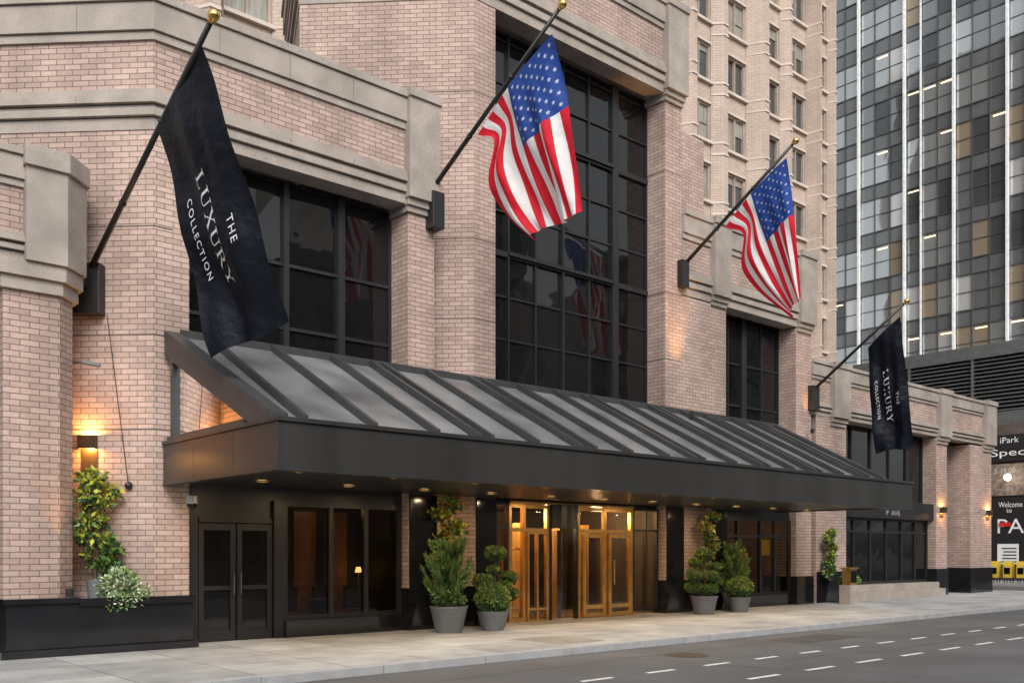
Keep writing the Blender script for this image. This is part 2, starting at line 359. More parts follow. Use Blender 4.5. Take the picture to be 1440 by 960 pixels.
glazing(sf,19.55,20.6,SF,.1,2.9,[20.1],[2.3],th=.06,gm=GLS,tilt=0)
sf.box(14.5,20.67,22,22.1,0,2.95,DK); sf.box(14.5,20.67,17.5,22,-.02,.012,FL); sf.box(14.5,20.67,17.6,22,2.96,2.98,DK)
sf.box(14.4,14.5,17.5,22,0,2.95,WOOD); sf.box(20.58,20.66,17.32,22,0,2.95,DK)
for x in (15.2,16.4,17.6,19.0): sf.box(x,x+.9,21.9,21.97,.4,2.5,WOOD)
GW=mat('lobby_gilded_panel',(.65,.36,.10),.35,metal=.4,var=.3,scale=5,streak=1)
for x in (15.4,17.1,18.4,19.6): sf.box(x,x+.5,19.4,19.5,0,2.5,GW)
sf.box(14.9,15.7,18.9,19.2,0,2.5,WOOD)
cart=MB()
cart.box(15.7,16.3,18.0,18.9,.2,.27,BRASS)
for y in (18.0,18.9):
    pts=[(16.0-.3*math.cos(t),y,1.35+.45*math.sin(t)) for t in [math.pi*i/12 for i in range(13)]]
    pts=[(15.7,y,.27)]+pts+[(16.3,y,.27)]
    for a,b in zip(pts,pts[1:]): cart.cyl(a,b,.018,BRASS,8)
cart.cyl((16.0,18.0,1.8),(16.0,18.9,1.8),.018,BRASS,8)
for x in(15.75,16.25):
    for y in (18.05,18.85): cart.sphere((x,y,.1),.09,MET,6)
cart.build('luggage_cart')
sf.box(23.5,27.3,SF,SF+.25,2.75,4.8,MET)
glazing(sf,23.5,27.3,SF,.35,2.75,[24.4,25.6,26.4],[2.2],th=.08,gm=GLS,tilt=0)
sf.box(23.5,27.3,SF-.15,SF+.1,0,.35,BG); sf.box(23.5,27.3,21,21.1,0,2.9,DK); sf.box(23.5,27.3,17.5,21,0,.02,FL); sf.box(23.5,27.3,17.5,21,2.92,2.95,DK)
POST=mat('poster_yellow',(.55,.40,.05),.5); POB=mat('poster_blue',(.05,.12,.35),.5)
for (x,m,z) in ((23.7,POB,1.2),(24.6,POST,1.1),(25.8,POST,1.6)): sf.box(x,x+.5,SF+.09,SF+.1,z,z+.6,m)
sf.build('shopfront',H); win.build('windows',H)
for x,p in ((15.3,170),(17.8,120),(19.6,90)): light('lobby_lamp','POINT',(x,18.6,2.7),p,parent=H,size=.15)
light('lobby_lamp','POINT',(10.6,18.0,2.7),6,parent=H,size=.15); light('lobby_lamp','POINT',(25.4,19.0,2.5),18,parent=H,size=.15)
SH=emis('lamp_shade_lit',(1,.5,.15),3)
lm=MB(); 
for (x,y,z) in ((15.2,20.5,1.5),(18.9,21.2,1.6),(11.5,18.3,1.25)): lm.lathe((x,y,z),[(.08,0),(.05,.12),(.001,.12)],SH,12); lm.cyl((x,y,z-.5),(x,y,z+.02),.015,BRASS)
lm.build('lobby_table_lamps',H)

# ================================================================= CANOPY
C=empty('entrance_canopy'); cm=MB()
X0,X1,YF,YB=6.55,26.2,12.6,16.95
cm.box(X0,X1,YF,YF+.2,2.95,3.62,FAS); cm.box(X0-.03,X1+.03,YF-.04,YF+.24,3.622,3.69,FAS); cm.box(X0-.015,X1+.015,YF-.02,YF+.2,2.90,2.948,FAS)
cm.box(X0,X0+.2,YF+.203,YB,2.95,3.62,FAS); cm.box(X0-.03,X0+.24,YF+.243,YB,3.622,3.69,FAS); cm.box(X0-.015,X0+.2,YF+.202,YB,2.90,2.948,FAS)
cm.box(X1-.2,X1,YF+.203,YB,2.95,3.62,FAS)
for x in (9.6,13.0,16.4,19.8,23.2): cm.box(x,x+.008,YF-.003,YF+.1,2.96,3.61,MET)
for y in (14.1,15.6): cm.box(X0-.003,X0+.1,y,y+.008,2.96,3.61,MET)
cm.box(X0+.203,X1-.203,YF+.203,YB,2.98,3.02,MET)
cm.box(X0+.24,X1-.03,YF+.243,YF+.9,3.60,3.66,RIB)
z0,z1,ya,yb=3.74,5.62,YF+.75,YB
def slope(x0,x1,lo,hi,m,y0=ya,y1=yb,zz0=z0,zz1=z1):
    vs=[(x0,y0,zz0+lo),(x1,y0,zz0+lo),(x1,y1,zz1+lo),(x0,y1,zz1+lo),(x0,y0,zz0+hi),(x1,y0,zz0+hi),(x1,y1,zz1+hi),(x0,y1,zz1+hi)]
    cm.add(vs,[[3,2,1,0],[4,5,6,7],[0,1,5,4],[1,2,6,5],[2,3,7,6],[3,0,4,7]],m)
ribs=[7.4,8.7,10.0,10.95,11.25,12.4,13.6,14.0,15.1,16.3,17.3,17.6,18.8,19.9,20.2,21.3,22.3,22.6,23.7,24.7,25.1]
xs=[X0+.25]+ribs+[X1-.2]
for a,b in zip(xs,xs[1:]):
    e=U(-.008,.008); slope(a,b-.004,-.05+e,.0+e,ROOF)
for x in ribs: slope(x-.045,x+.045,.01,.14,RIB,y0=ya-.05,zz0=z0-.025); slope(x+.046,x+.075,.005,.03,RIB)
slope(X0+.012,X0+.3,-.09,.04,RIB,y0=YF+.25,zz0=3.74,zz1=5.66)
vs=[(X0+.02,YF+1.0,3.694),(X0+.02,YB,5.24),(X0+.02,YB,5.60),(X0+.02,YF+.3,3.694),(X0+.29,YF+1.0,3.694),(X0+.29,YB,5.24),(X0+.29,YB,5.60),(X0+.29,YF+.3,3.694)]
cm.add(vs,[[3,2,1,0],[4,5,6,7],[0,1,5,4],[1,2,6,5],[2,3,7,6],[3,0,4,7]],RIB)
slope(X1-.22,X1-.01,-.05,.12,RIB)
cm.box(X0+.32,X1,YB-.02,YB+.04,5.45,5.76,RIB)
cm.add([(X0+.12,YF+1.0,3.70),(X0+.12,YB,3.70),(X0+.12,YB,5.3)],[[0,1,2]],GLS)
cm.box(X0+.05,X0+.2,16.65,16.75,3.69,5.1,RIB); cm.box(X0+.06,X0+.19,YF+1.2,YB,3.692,3.78,RIB)
cm.build('canopy_frame',C,bevel=.008)
light('canopy_loft_lamp','POINT',(8.2,16.2,4.1),10,parent=C)
cwl=MB(); CWL=emis('downlight_lens',(1,.62,.22),16); RING=mat('downlight_ring',(.4,.28,.12),.3,metal=.8)
for y in (13.3,15.6):
    for i in range(11):
        x=7.3+i*1.78+(0.5 if y>14 else 0)
        if x>26: continue
        cwl.lathe((x,y,2.966),[(.001,0),(.085,0)],CWL,14); cwl.lathe((x,y,2.95),[(.086,.01),(.09,0),(.12,0),(.125,.028)],RING,14)
        light('downlight_lamp','AREA',(x,y,2.93),24 if y>14 else 12,size=.14,parent=C,dirv=(0,0,-1),col=(1,.70,.40))
cwl.build('downlights',C)
d=MB(); d.cyl((6.85,16.4,2.7),(6.85,16.4,2.9),.02,MET); d.lathe((6.85,16.4,2.5),[(.09,.2),(.1,.1),(.1,.06)],mat('dome_housing',(.2,.2,.195),.4),16); d.sphere((6.85,16.4,2.55),.09,GL,8)
d.build('security_camera')
d=MB(); d.cyl((5.1,17.25,4.97),(5.3,17.0,4.97),.012,MET,8); d.cyl((5.18,17.0,4.95),(5.42,16.85,4.90),.04,mat('cam',(.12,.12,.12),.4),12); d.build('security_camera')

# ================================================================= sconces
s=.7071
BZ=mat('sconce_bronze',(.09,.065,.04),.4,metal=.6)
def sconce(cx,cy,nx,ny,zb,zt,pw,w=.3,dp=.16):
    e=empty('wall_sconce'); m=MB(); tx,ty=-ny,nx
    def P(a,b): return (cx+tx*a+nx*b,cy+ty*a+ny*b)
    m.prism([P(-w/2,.0),P(-w/2,.012),P(w/2,.012),P(w/2,.0)],zb,zt,BZ)
    m.prism([P(-w/2,dp-.01),P(-w/2,dp),P(w/2,dp),P(w/2,dp-.01)],zt-.24,zt,BZ)
    for q in(-1,1): m.prism([P(q*w/2,.01),P(q*w/2,dp),P(q*(w/2-.01),dp),P(q*(w/2-.01),.01)],zt-.24,zt,BZ)
    m.build('body',e)
    x,y=P(0,dp*.55); light('lamp','POINT',(x,y,zt-.03),pw*.6,col=(1,.46,.11),size=.03,parent=e); light('lamp','POINT',(x,y,zt-.21),pw*.4,col=(1,.46,.11),size=.03,parent=e)
    return e
sconce(5.56,17.84,-s,-s,3.05,3.8,105)
sconce(37.8,16.99,0,-1,3.1,3.5,60); sconce(42.2,16.99,0,-1,3.1,3.5,60)
light('climber_uplight','SPOT',(12.9,16.95,.95),90,size=.05,dirv=(.1,.35,1),spot=70,col=(1,.55,.16))
light('climber_uplight','SPOT',(22.1,16.7,.95),70,size=.05,dirv=(0,.2,1),spot=60,col=(1,.55,.16))
# uplights sitting on the canopy roof, plus an added one at the planter
def uplight(x,y,z,p,dv,sp):
    e=empty('wall_uplight'); m=MB(); m.lathe((x,y,z-.16),[(.001,0),(.06,0),(.07,.14),(.06,.14),(.05,.05),(.001,.05)],MET,14); m.build('housing',e)
    light('lamp','SPOT',(x,y,z),p,size=.04,dirv=dv,spot=sp,col=(1,.50,.14),parent=e)
uplight(21.12,16.42,5.62,900,(.0,.115,1),34); uplight(27.85,16.74,5.75,160,(.02,.09,1),40)
uplight(4.86,16.62,1.12,190,(.0,.10,1),40)  # lamp and housing added to make the sconce's glow on the left pillar

# ================================================================= flags
GOLD=mat('gold_ball',(.75,.5,.16),.2,metal=1,var=.05)
POLE=mat('flagpole_black',(.015,.015,.015),.35)
def cloth(name,fn,base=None):
    m=bpy.data.materials.new(name); m.use_nodes=True; nt=m.node_tree;N=nt.nodes;L=nt.links
    P=N['Principled BSDF']; o=N['Material Output']; P.inputs['Roughness'].default_value=.65 if base is None else .42
    P.inputs['Specular IOR Level'].default_value=.25
    col=fn(N,L)
    tr=N.new('ShaderNodeBsdfTranslucent'); mx=N.new('ShaderNodeMixShader'); mx.inputs[0].default_value=.3 if base is None else .02
    if base: P.inputs['Base Color'].default_value=c4(base); tr.inputs[0].default_value=c4(base)
    else: L.new(col,P.inputs['Base Color']); L.new(col,tr.inputs[0])
    L.new(P.outputs[0],mx.inputs[1]); L.new(tr.outputs[0],mx.inputs[2]); L.new(mx.outputs[0],o.inputs[0])
    tc=N.new('ShaderNodeTexCoord'); n=N.new('ShaderNodeTexNoise'); n.inputs['Scale'].default_value=3.0; n.inputs['Detail'].default_value=4
    L.new(tc.outputs['Object'],n.inputs['Vector']); b=N.new('ShaderNodeBump'); b.inputs['Strength'].default_value=.7; b.inputs['Distance'].default_value=.07
    L.new(n.outputs['Fac'],b.inputs['Height']); L.new(b.outputs[0],P.inputs['Normal'])
    return m
def usfn(N,L):
    def M(op,a,b=None):
        n=N.new('ShaderNodeMath'); n.operation=op
        for i,x in enumerate((a,b)):
            if x is None: continue
            if isinstance(x,(int,float)): n.inputs[i].default_value=x
            else: L.new(x,n.inputs[i])
        return n.outputs[0]
    tc=N.new('ShaderNodeTexCoord'); sp=N.new('ShaderNodeSeparateXYZ'); L.new(tc.outputs['UV'],sp.inputs[0])
    st=M('MODULO',M('FLOOR',M('MULTIPLY',sp.outputs[1],13.0)),2.0)
    ct=M('MULTIPLY',M('LESS_THAN',sp.outputs[0],.4),M('LESS_THAN',sp.outputs[1],7/13))
    m1=N.new('ShaderNodeMixRGB'); m1.inputs[1].default_value=(.68,.015,.035,1); m1.inputs[2].default_value=(.86,.85,.84,1); L.new(st,m1.inputs[0])
    m2=N.new('ShaderNodeMixRGB'); m2.inputs[2].default_value=(.028,.075,.33,1); L.new(ct,m2.inputs[0]); L.new(m1.outputs[0],m2.inputs[1])
    return m2.outputs[0]
USF=cloth('us_flag_cloth',usfn); BAN=cloth('banner_cloth',lambda N,L:None,base=(.003,.0045,.010))
STAR=mat('star_white',(.42,.46,.58),.7,var=.03); BTXT=mat('banner_text',(.62,.63,.65),.6,var=.03)
def flag(name,T,Hh,FT,FB,kind,amp,ph,nf=2.2,sag=.0):
    T,Hh,FT,FB=map(Vector,(T,Hh,FT,FB)); nrm=(FT-T).cross(Hh-T).normalized()
    def pos(u,v,off=0):
        p=(T*(1-v)+Hh*v)*(1-u)+(FT*(1-v)+FB*v)*u
        a=amp*(u**.7)
        w=a*math.sin(2*math.pi*(nf*v+.35*u)+ph)+.4*a*math.sin(2*math.pi*(nf*2.1*v-.5*u)+ph*1.7)+.3*amp*math.sin(7*u+4*v+ph)*u
        w+=amp*.35*math.sin(2*math.pi*(3*v+.2))*(1-u)*u*3
        hd=(FT-T).normalized(); q=p
        if kind=='us':
            w+=amp*.25*math.sin(2*math.pi*(5.3*v+1.2*u))*min(1,u*3)
            g=max(0,(v-.55)/.45); k=math.exp(-((u-.16)/.13)**2)*g
            q=q+(T-Hh)*(.20*k)+nrm*(.16*k*math.sin(3.1*g))
        else:
            w+=.035*math.sin(2*math.pi*(.8*v+2.1*u)+ph)
        q=q+nrm*(w+off)+hd*(-.10*math.sin(math.pi*v)*sag*(1-u) + .05*math.sin(5*v+ph)*u)
        q+= (T-Hh)*(.03*math.sin(6*u+ph)*(v-.5)*u) + (T-Hh)*(-.10*sag*math.sin(math.pi*u)*(v))
        return q
    nu,nv=90,70; m=MB(); vs=[];uv=[];fs=[]
    for i in range(nu+1):
        for j in range(nv+1): u=i/nu;v=j/nv; vs.append(pos(u,v)); uv.append((min(max(u,.0001),.9999),min(max(v,.0001),.9999)))
    for i in range(nu):
        for j in range(nv): a=i*(nv+1)+j; fs.append([a,a+1,a+nv+2,a+nv+1])
    m.add(vs,fs,USF if kind=='us' else BAN,uv); e=name; ob=m.build('cloth',e,smooth=True)
    t=MB(); Lf=((FT-T).length+(FB-Hh).length)/2; W=((Hh-T).length+(FB-FT).length)/2
    if kind=='us':
        for r in range(9):
            for c in range(11):
                if (r+c)%2: continue
                cu=.4*(c+1)/12; cv=(7/13)*(r+1)/10
                for sd in(-1,1):
                    pts=[]
                    for k in range(10):
                        rr=.019 if k%2==0 else .0085; a=math.pi*k/5
                        pts.append(pos(cu+rr*math.sin(a)*W/Lf,cv-rr*math.cos(a),sd*.006))
                    pts.append(pos(cu,cv,sd*.006)); t.add(pts,[[k,(k+1)%10,10] for k in range(10)],STAR)
        t.build('stars',e)
    else:
        for body,ua,ub,vc,vh,spc in (('THE',.53,.63,.27,.075,1.25),('LUXURY',.31,.76,.54,.15,1.2),('COLLECTION',.35,.69,.81,.07,1.3)):
            v2,f2=serif2d(body) if body=='LUXURY' else text2d(body,spc)
            for sd in(-1,1): t.add([pos(ua+(ub-ua)*x,vc+vh/2-vh*y,sd*.012) for x,y in v2],f2,BTXT)
        t.build('lettering',e)
def pole(B,P,box):
    e=empty('banner_flag' if box[0]=='b' else 'american_flag'); m=MB(); B=Vector(B);P=Vector(P)
    m.cyl(B,P,.055,POLE,14,.038); m.sphere(P+(P-B).normalized()*.08,.085,GOLD,10); m.cyl(P-(P-B).normalized()*.03,P+(P-B).normalized()*.03,.05,GOLD,12)
    for t in(.33,.66): q=B.lerp(P,t); m.cyl(q-(P-B)*.004,q+(P-B)*.004,.062,POLE,14)
    m.build('pole',e,smooth=True)
    b=MB(); 
    return e,b
e,b=pole((5.52,17.75,6.72),(5.5,12.5,9.02),'b')
def P45(cx,cy,w,d0,d1):
    tx,ty=s,-s; nx,ny=-s,-s
    return [(cx+tx*a+nx*o,cy+ty*a+ny*o) for a,o in((-w/2,d1),(w/2,d1),(w/2,d0),(-w/2,d0))]
b.prism(P45(5.56,17.84,.58,-.02,.24),5.95,6.85,MET); b.prism(P45(5.56,17.84,.2,.242,.38),6.4,6.8,MET); b.build('bracket',e,bevel=.01)
flag(e,(5.5,12.86,8.80),(5.5,14.40,8.15),(6.89,13.0,5.2),(6.38,14.35,4.75),'b',.075,.5,nf=1.3,sag=.3)
w=MB(); w.cyl((5.75,17.5,5.95),(6.05,17.3,2.95),.008,MET,6); w.sphere((6.05,17.28,2.9),.07,MET,8); w.cyl((5.5,14.9,7.85),(5.55,17.6,6.9),.004,MET,5); w.build('halyard',e)
e,b=pole((12.58,17.0,9.75),(12.58,12.9,12.05),'u')
b.box(12.42,12.74,16.72,17.6,8.85,9.65,MET); b.build('bracket',e,bevel=.01)
flag(e,(12.6,13.14,11.66),(12.6,15.5,10.42),(13.4,13.1,8.5),(13.50,14.75,8.25),'us',.16,1.1,nf=1.6,sag=1)
e,b=pole((21.45,17.0,9.83),(21.4,13.4,12.15),'u')
b.box(21.2,21.5,16.8,17.0,9.2,9.95,MET); b.build('bracket',e,bevel=.01)
flag(e,(21.4,13.6,11.85),(21.4,15.6,10.5),(22.3,13.7,8.5),(22.9,14.5,8.15),'us',.14,2.3,nf=1.6,sag=1)
e,b=pole((28.2,17.0,7.0),(28.2,13.8,9.33),'b')
b.box(28.0,28.4,16.8,17.0,6.4,7.2,MET); b.build('bracket',e,bevel=.01)
flag(e,(28.2,13.96,8.95),(28.2,15.0,8.15),(29.2,14.0,5.02),(28.9,15.1,4.85),'b',.06,1.5,nf=1.3,sag=.3)

# ================================================================= BEIGE TOWER
T=empty('apartment_tower'); tm=MB()
YT=30.0
cols=[39.3,42.4,45.6,48.3,50.6]
c=36.2
while c>9: cols.insert(0,c); c-=3.1
ZB,ZT=4,45
hw=.88; wh=1.95
floors=[19.85+3.1*k for k in range(-4,9)]
tm.box(cols[0]-3,52,YT+.5,YT+12,0,ZT,TBR)
for i,cx in enumerate(cols):
    nxt=cols[i+1] if i<len(cols)-1 else 53.2
    a,b2=cx+hw,nxt-hw
    if i==len(cols)-1: b2=52.0
    o=.85 if i%2==0 else .45
    g=min(.6,(b2-a)*.36)
    tm.prism([(a,YT+.5),(a,YT),(a+g,YT-o),(b2-g,YT-o),(b2,YT),(b2,YT+.5)] ,6,ZT,TBR)
    for zf in floors:
        tm.box(cx-hw,cx+hw,YT+.05,YT+.49,zf+wh+.12,zf+3.1-.02,TBR)
        tm.box(cx-hw-.08,cx+hw+.08,YT-.12,YT+.5,zf-.14,zf,TLT)
        tm.box(cx-hw,cx+hw,YT-.02,YT+.5,zf+wh,zf+wh+.12,TLT)
        for xx,ww in ((cx-hw,.10),(cx-.035,.07),(cx+hw-.10,.10)): tm.box(xx,xx+ww,YT+.10,YT+.3,zf,zf+wh,TFR)
        tm.box(cx-hw,cx+hw,YT+.12,YT+.28,zf+.0,zf+.1,TFR); tm.box(cx-hw,cx+hw,YT+.12,YT+.28,zf+wh-.1,zf+wh,TFR)
        for sx in(0,1):
            xa=cx-hw+sx*hw; r=R()
            tm.quad([(xa,YT+.25,zf),(xa+hw,YT+.25+U(-.01,.01),zf),(xa+hw,YT+.25+U(-.01,.01),zf+wh),(xa,YT+.25,zf+wh)],TGL2 if r<.2 else TGL)
            if R()<.5: tm.box(xa+.06,xa+hw-.06,YT+.20,YT+.22,zf+wh*U(.45,.8),zf+wh-.1,TGL2)
        for zz in (2.42,-.1): tm.prism([(a,YT-.03),(a+g,YT-o-.05),(b2-g,YT-o-.05),(b2,YT-.03)],zf+zz,zf+zz+.1,TLT)
tm.build('tower_shaft',T)

# ================================================================= GLASS OFFICE TOWER (faces -X)
O=empty('glass_office_tower'); om=MB()
OM=mat('office_mullion',(.09,.093,.096),.4,metal=.3); OW=mat('office_fin_white',(.82,.83,.83),.35); OSP=glass('office_spandrel',(.19,.20,.205),.6,.02,rough=.2,metal=.45)
OG=[glass('office_glass_a',(.50,.525,.53),.5,.05,rough=.05,metal=.7,wscale=.35),glass('office_glass_b',(.28,.30,.305),.5,.07,rough=.05,metal=.7,wscale=.4),glass('office_glass_c',(.66,.66,.65),.5,.05,rough=.14,metal=.5,wscale=.3),glass('office_glass_d',(.10,.108,.112),.6,.06,rough=.04,metal=.5,wscale=.3),glass('office_glass_warm',(.36,.29,.21),.5,.06,rough=.1,metal=.4,wscale=.3)]
OLIT=emis('office_lit',(1,.74,.42),2.4)
XO=68.0; ya0,yb0,zb,zt=8.0,56.0,14.0,62.0
om.box(XO+.4,XO+25,ya0,yb0,zb,zt,OM)
y=ya0; pw=1.2; i=0; fh=3.6
nz=int((zt-zb)/fh)
while y<yb0-.1:
    for k in range(nz):
        z=zb+k*fh
        for (za,zc,isv) in ((z,z+1.1,False),(z+1.1,z+fh,True)):
            t=U(-.02,.02); wts=[5,3.5,1.2,1.4,.4] if y>34 else [3.5,3.5,.8,2,2.2 if k<5 else .8]
            g=random.choices(OG,wts)[0] if isv else OSP
            om.quad([(XO+t,y,za),(XO-t,y+pw,za),(XO-t+U(-.02,.02),y+pw,zc),(XO+t,y,zc)][::-1],g)
            if isv and R()<(.16 if k<6 else .07): om.box(XO-.05,XO-.04,y+.2,y+pw-.2,zc-.32,zc-.24,OLIT)
    om.box(XO-.10,XO+.1,y-.03,y+.03,zb,zt,OM)
    if i%3==0: om.box(XO-.34,XO-.101,y-.08,y+.08,zb,zt,OW)
    if i%6==2: om.box(XO-.26,XO-.101,y-.04,y+.04,zb,zt,OW)
    y+=pw;i+=1
for k in range(nz+1):
    z=zb+k*fh; om.box(XO-.07,XO+.1,ya0,yb0,z-.04,z+.04,OM); om.box(XO-.07,XO+.1,ya0,yb0,z+1.06,z+1.14,OM)
    om.box(XO-.05,XO+.1,ya0,yb0,z+2.35,z+2.39,OM)
om.build('curtain_wall',O)
PD=empty('parking_garage_building'); pm=MB()
LV=mat('louvre_grey',(.13,.135,.135),.5,metal=.3); DB=brick('garage_brick',(.16,.11,.09),(.10,.075,.065),(.07,.06,.055),w=.3,h=.12)
XP=60.0
pm.box(XP,XP+7.6,8,60,0,9.4,DB)
pm.box(XP,XP+7.6,8,60,9.402,10.2,LV)
pm.box(XP+.4,XP+7.6,8,60,10.2,13.6,MET)
pm.box(XP-.05,XP+7.9,8,60,13.602,14.4,LV)
z=10.25
while z<13.6: 
    pm.add([(XP,8,z),(XP,60,z),(XP+.3,60,z+.16),(XP+.3,8,z+.16),(XP,8,z+.03),(XP,60,z+.03),(XP+.3,60,z+.19),(XP+.3,8,z+.19)],[[0,1,2,3],[7,6,5,4],[4,5,1,0]],LV); z+=.24
for yy in range(9,60,4): pm.box(XP-.04,XP+.35,yy,yy+.14,10.2,13.6,LV)
pm.box(XP-.05,XP+.1,20.5,24.5,.0,3.8,DK)
pm.build('podium',PD,bevel=.0)
SK=mat('sign_black',(.015,.015,.016),.4); SR=mat('sign_red',(.55,.02,.02),.5); SW=mat('sign_white',(.8,.8,.78),.5,var=.05); SGY=mat('sign_grey',(.4,.4,.39),.5,var=.05)
def signx(name,y0,y1,z0,z1,bg,lines,xp=XP-.18):
    m=MB(); m.box(xp,xp+.1,y0,y1,z0,z1,bg); m.box(xp+.1,XP,y0+.2,y0+.3,(z0+z1)/2-.05,(z0+z1)/2+.05,bg)
    for body,ya_,yb_,za_,zb_,mm in lines:
        v2,f2=text2d(body); m.add([(xp-.01,ya_-(ya_-yb_)*x,za_+(zb_-za_)*y) for x,y in v2],f2,mm)
    return m.build(name)
signx('parking_sign',19.5,24.4,7.15,8.75,SK,[('iPark',23.35,22.3,8.25,8.6,SW),('Specials',23.9,20.6,7.35,7.9,SW)])
signx('parking_sign',19.5,24.4,5.1,7.0,mat('sign_panel',(.20,.15,.12),.5,var=.5,scale=4),[('$ 18.00',23.7,22.5,6.4,6.75,SGY),('per day',23.6,22.6,5.35,5.6,SGY)])
signx('parking_sign',19.5,24.0,.9,4.95,SK,[('Welcome',23.45,22.1,4.4,4.72,SW),('to',23.0,22.7,4.08,4.3,SW),('PARK',23.5,20.3,2.85,3.7,SW)])
m=MB(); m.box(XP-.24,XP-.19,22.3,23.5,1.0,2.2,SW)
for k in range(5): m.box(XP-.25,XP-.242,22.4,23.4-U(0,.5),1.1+k*.2,1.17+k*.2,SK)
m.box(XP-.25,XP-.19,22.75,23.4,3.25,3.5,SR)
m.build('price_board')
m=MB(); m.cyl((XP,22.7,6.3),(XP-.7,22.7,6.2),.04,MET); m.sphere((XP-.8,22.7,6.15),.2,emis('floodlight_lens',(1,.9,.7),14),10); m.build('wall_floodlight')
NY=mat('news_yellow',(.62,.42,.03),.45,var=.1)
def newsbox(x,y,mt):
    m=MB()
    for a in(.04,.4):
        for b_ in (.04,.36): m.box(x+a,x+a+.04,y+b_,y+b_+.04,.0,.3,MET)
    m.box(x,x+.48,y,y+.44,.3,.95,mt); m.add([(x,y,.952),(x+.48,y,.952),(x+.48,y+.44,.952),(x,y+.44,.952),(x+.12,y,1.2),(x+.48,y,1.2),(x+.48,y+.44,1.2),(x+.12,y+.44,1.2)],[[3,2,1,0],[4,5,6,7],[0,1,5,4],[1,2,6,5],[2,3,7,6],[3,0,4,7]],mt)
    m.box(x-.01,x-.003,y+.06,y+.38,.5,.85,GL); m.box(x-.03,x-.01,y+.1,y+.34,.87,.9,SW); m.build('newspaper_box',bevel=.015)
for y_ in (20.2,20.9,21.6,22.4): newsbox(55.0,y_,NY)

# ================================================================= opposite side buildings (seen in reflections)
OBW=brick('opposite_stone',(.46,.43,.39),(.42,.39,.36),(.3,.27,.25),w=1.2,h=.6,ms=.01)
OBD=brick('opposite_brick',(.30,.24,.20),(.25,.20,.17),(.2,.18,.16),w=.6,h=.2,ms=.01)
def opp(x0,x1,h,wm,pitch,fl):
    OB=empty('office_building'); q=MB(); q.box(x0,x1,-30,-14.4,0,h,wm); x=x0+.7
    while x+pitch*.62<x1-.3:
        z=1.2
        while z+fl*.62<h-.4:
            q.box(x,x+pitch*.62,-14.4,-14.36,z,z+fl*.62,TGL); q.box(x-.1,x+pitch*.62+.1,-14.4,-14.2,z-.15,z,wm); z+=fl
        x+=pitch
    q.box(x0-.2,x1+.2,-14.8,-14.1,h-.3,h+.3,wm); q.build('facade',OB)
opp(-30,19,10,OBW,3,3.4); opp(20,33,19,OBD,2.2,3.3); opp(33.5,45,30,OBW,2.6,3.5); opp(54,80,24,OBD,3,3.6)

# ================================================================= GROUND
AS=mat('asphalt',(.085,.085,.087),.85,var=.22,scale=.45,fine=.35,fscale=90,bump=.4)
GA=mat('asphalt_ground',(.05,.05,.05),.9)
SWK=brick('sidewalk_concrete',(.385,.39,.385),(.30,.30,.297),(.15,.15,.148),w=1.5,h=1.5,ms=.014,dirt=.32,bump=.2,off=0)
KB=mat('kerb_granite',(.30,.30,.30),.7,var=.15,fine=.2)
def sheet(name,x0,x1,y0,y1,z,m):
    b=MB(); b.quad([(x0,y0,z),(x1,y0,z),(x1,y1,z),(x0,y1,z)],m); return b.build(name)
sheet('ground',-500,900,-600,900,-.145,GA)
sheet('road',-60,300,-9,12.0,-.135,AS)
sheet('avenue_road',45,53.5,-200,-9,-.135,AS); sheet('avenue_road',45,53.5,12.0,300,-.135,AS)
g=MB(); g.box(-40,44.7,12.16,30,-.14,0.0,SWK); g.build('sidewalk')
g=MB(); x=-40
while x<44.7: g.box(x,min(x+1.99,44.85),12.0,12.155,-.14,.003,KB); x+=2.0
g.build('kerb',bevel=.012)
g=MB(); g.box(53.5,110,12.16,90,-.14,.0,SWK); g.build('sidewalk')
g=MB(); g.box(-60,45,-14.4,-9,-.14,0,SWK); g.build('sidewalk')
rm=MB()
def dash(x0,x1,y0,y1): rm.quad([(x0,y0,-.131),(x1,y0,-.131),(x1,y1,-.131),(x0,y1,-.131)],WHITE)
for i in range(-4,30):
    dash(8.2+i*1.42,8.85+i*1.42,9.38,9.48)
    dash(9.7+i*1.55-1.2,10.5+i*1.55-1.2,7.96,8.06)
for i in range(-2,12): dash(4+i*9,7+i*9,2.0,2.12)
rm.build('road_markings')
TAR=mat('tar_patch',(.045,.045,.046),.75,var=.2,fine=.3)
tp=MB()
def crack(x,y,n,dx,dy):
    for _ in range(n):
        x2=x+dx*U(.6,1.4); y2=y+dy+U(-.12,.12); d=Vector((y-y2,x2-x)).normalized()*U(.008,.018)
        tp.quad([(x-d.x,y-d.y,-.1325),(x2-d.x,y2-d.y,-.1325),(x2+d.x,y2+d.y,-.1325),(x+d.x,y+d.y,-.1325)],TAR); x,y=x2,y2
crack(8,10.8,30,.7,0); crack(14,8.9,18,.6,-.02); crack(20,11.8,12,.15,-.35); crack(12.2,11.5,9,.1,-.4)
tp.quad([(17,10.4,-.1322),(19.4,10.4,-.1322),(19.3,11.4,-.1322),(17.1,11.35,-.1322)],TAR)
tp.build('asphalt_repairs')
mh=MB(); mh.lathe((13.5,10.6,-.1305),[(.001,0),(.36,0),(.38,.001)],mat('iron',(.03,.03,.03),.5,metal=.5),28); mh.build('manhole_cover')
PW=mat('sidewalk_dark_panel',(.2,.2,.195),.5,var=.2,fine=.2)
gt=MB(); gt.quad([(12.2,12.5,.004),(13.4,12.5,.004),(13.4,13.9,.004),(12.2,13.9,.004)],PW); gt.quad([(15,16.2,.004),(19.7,16.2,.004),(19.7,17.1,.004),(15,17.1,.004)],PW); gt.build('door_mat')

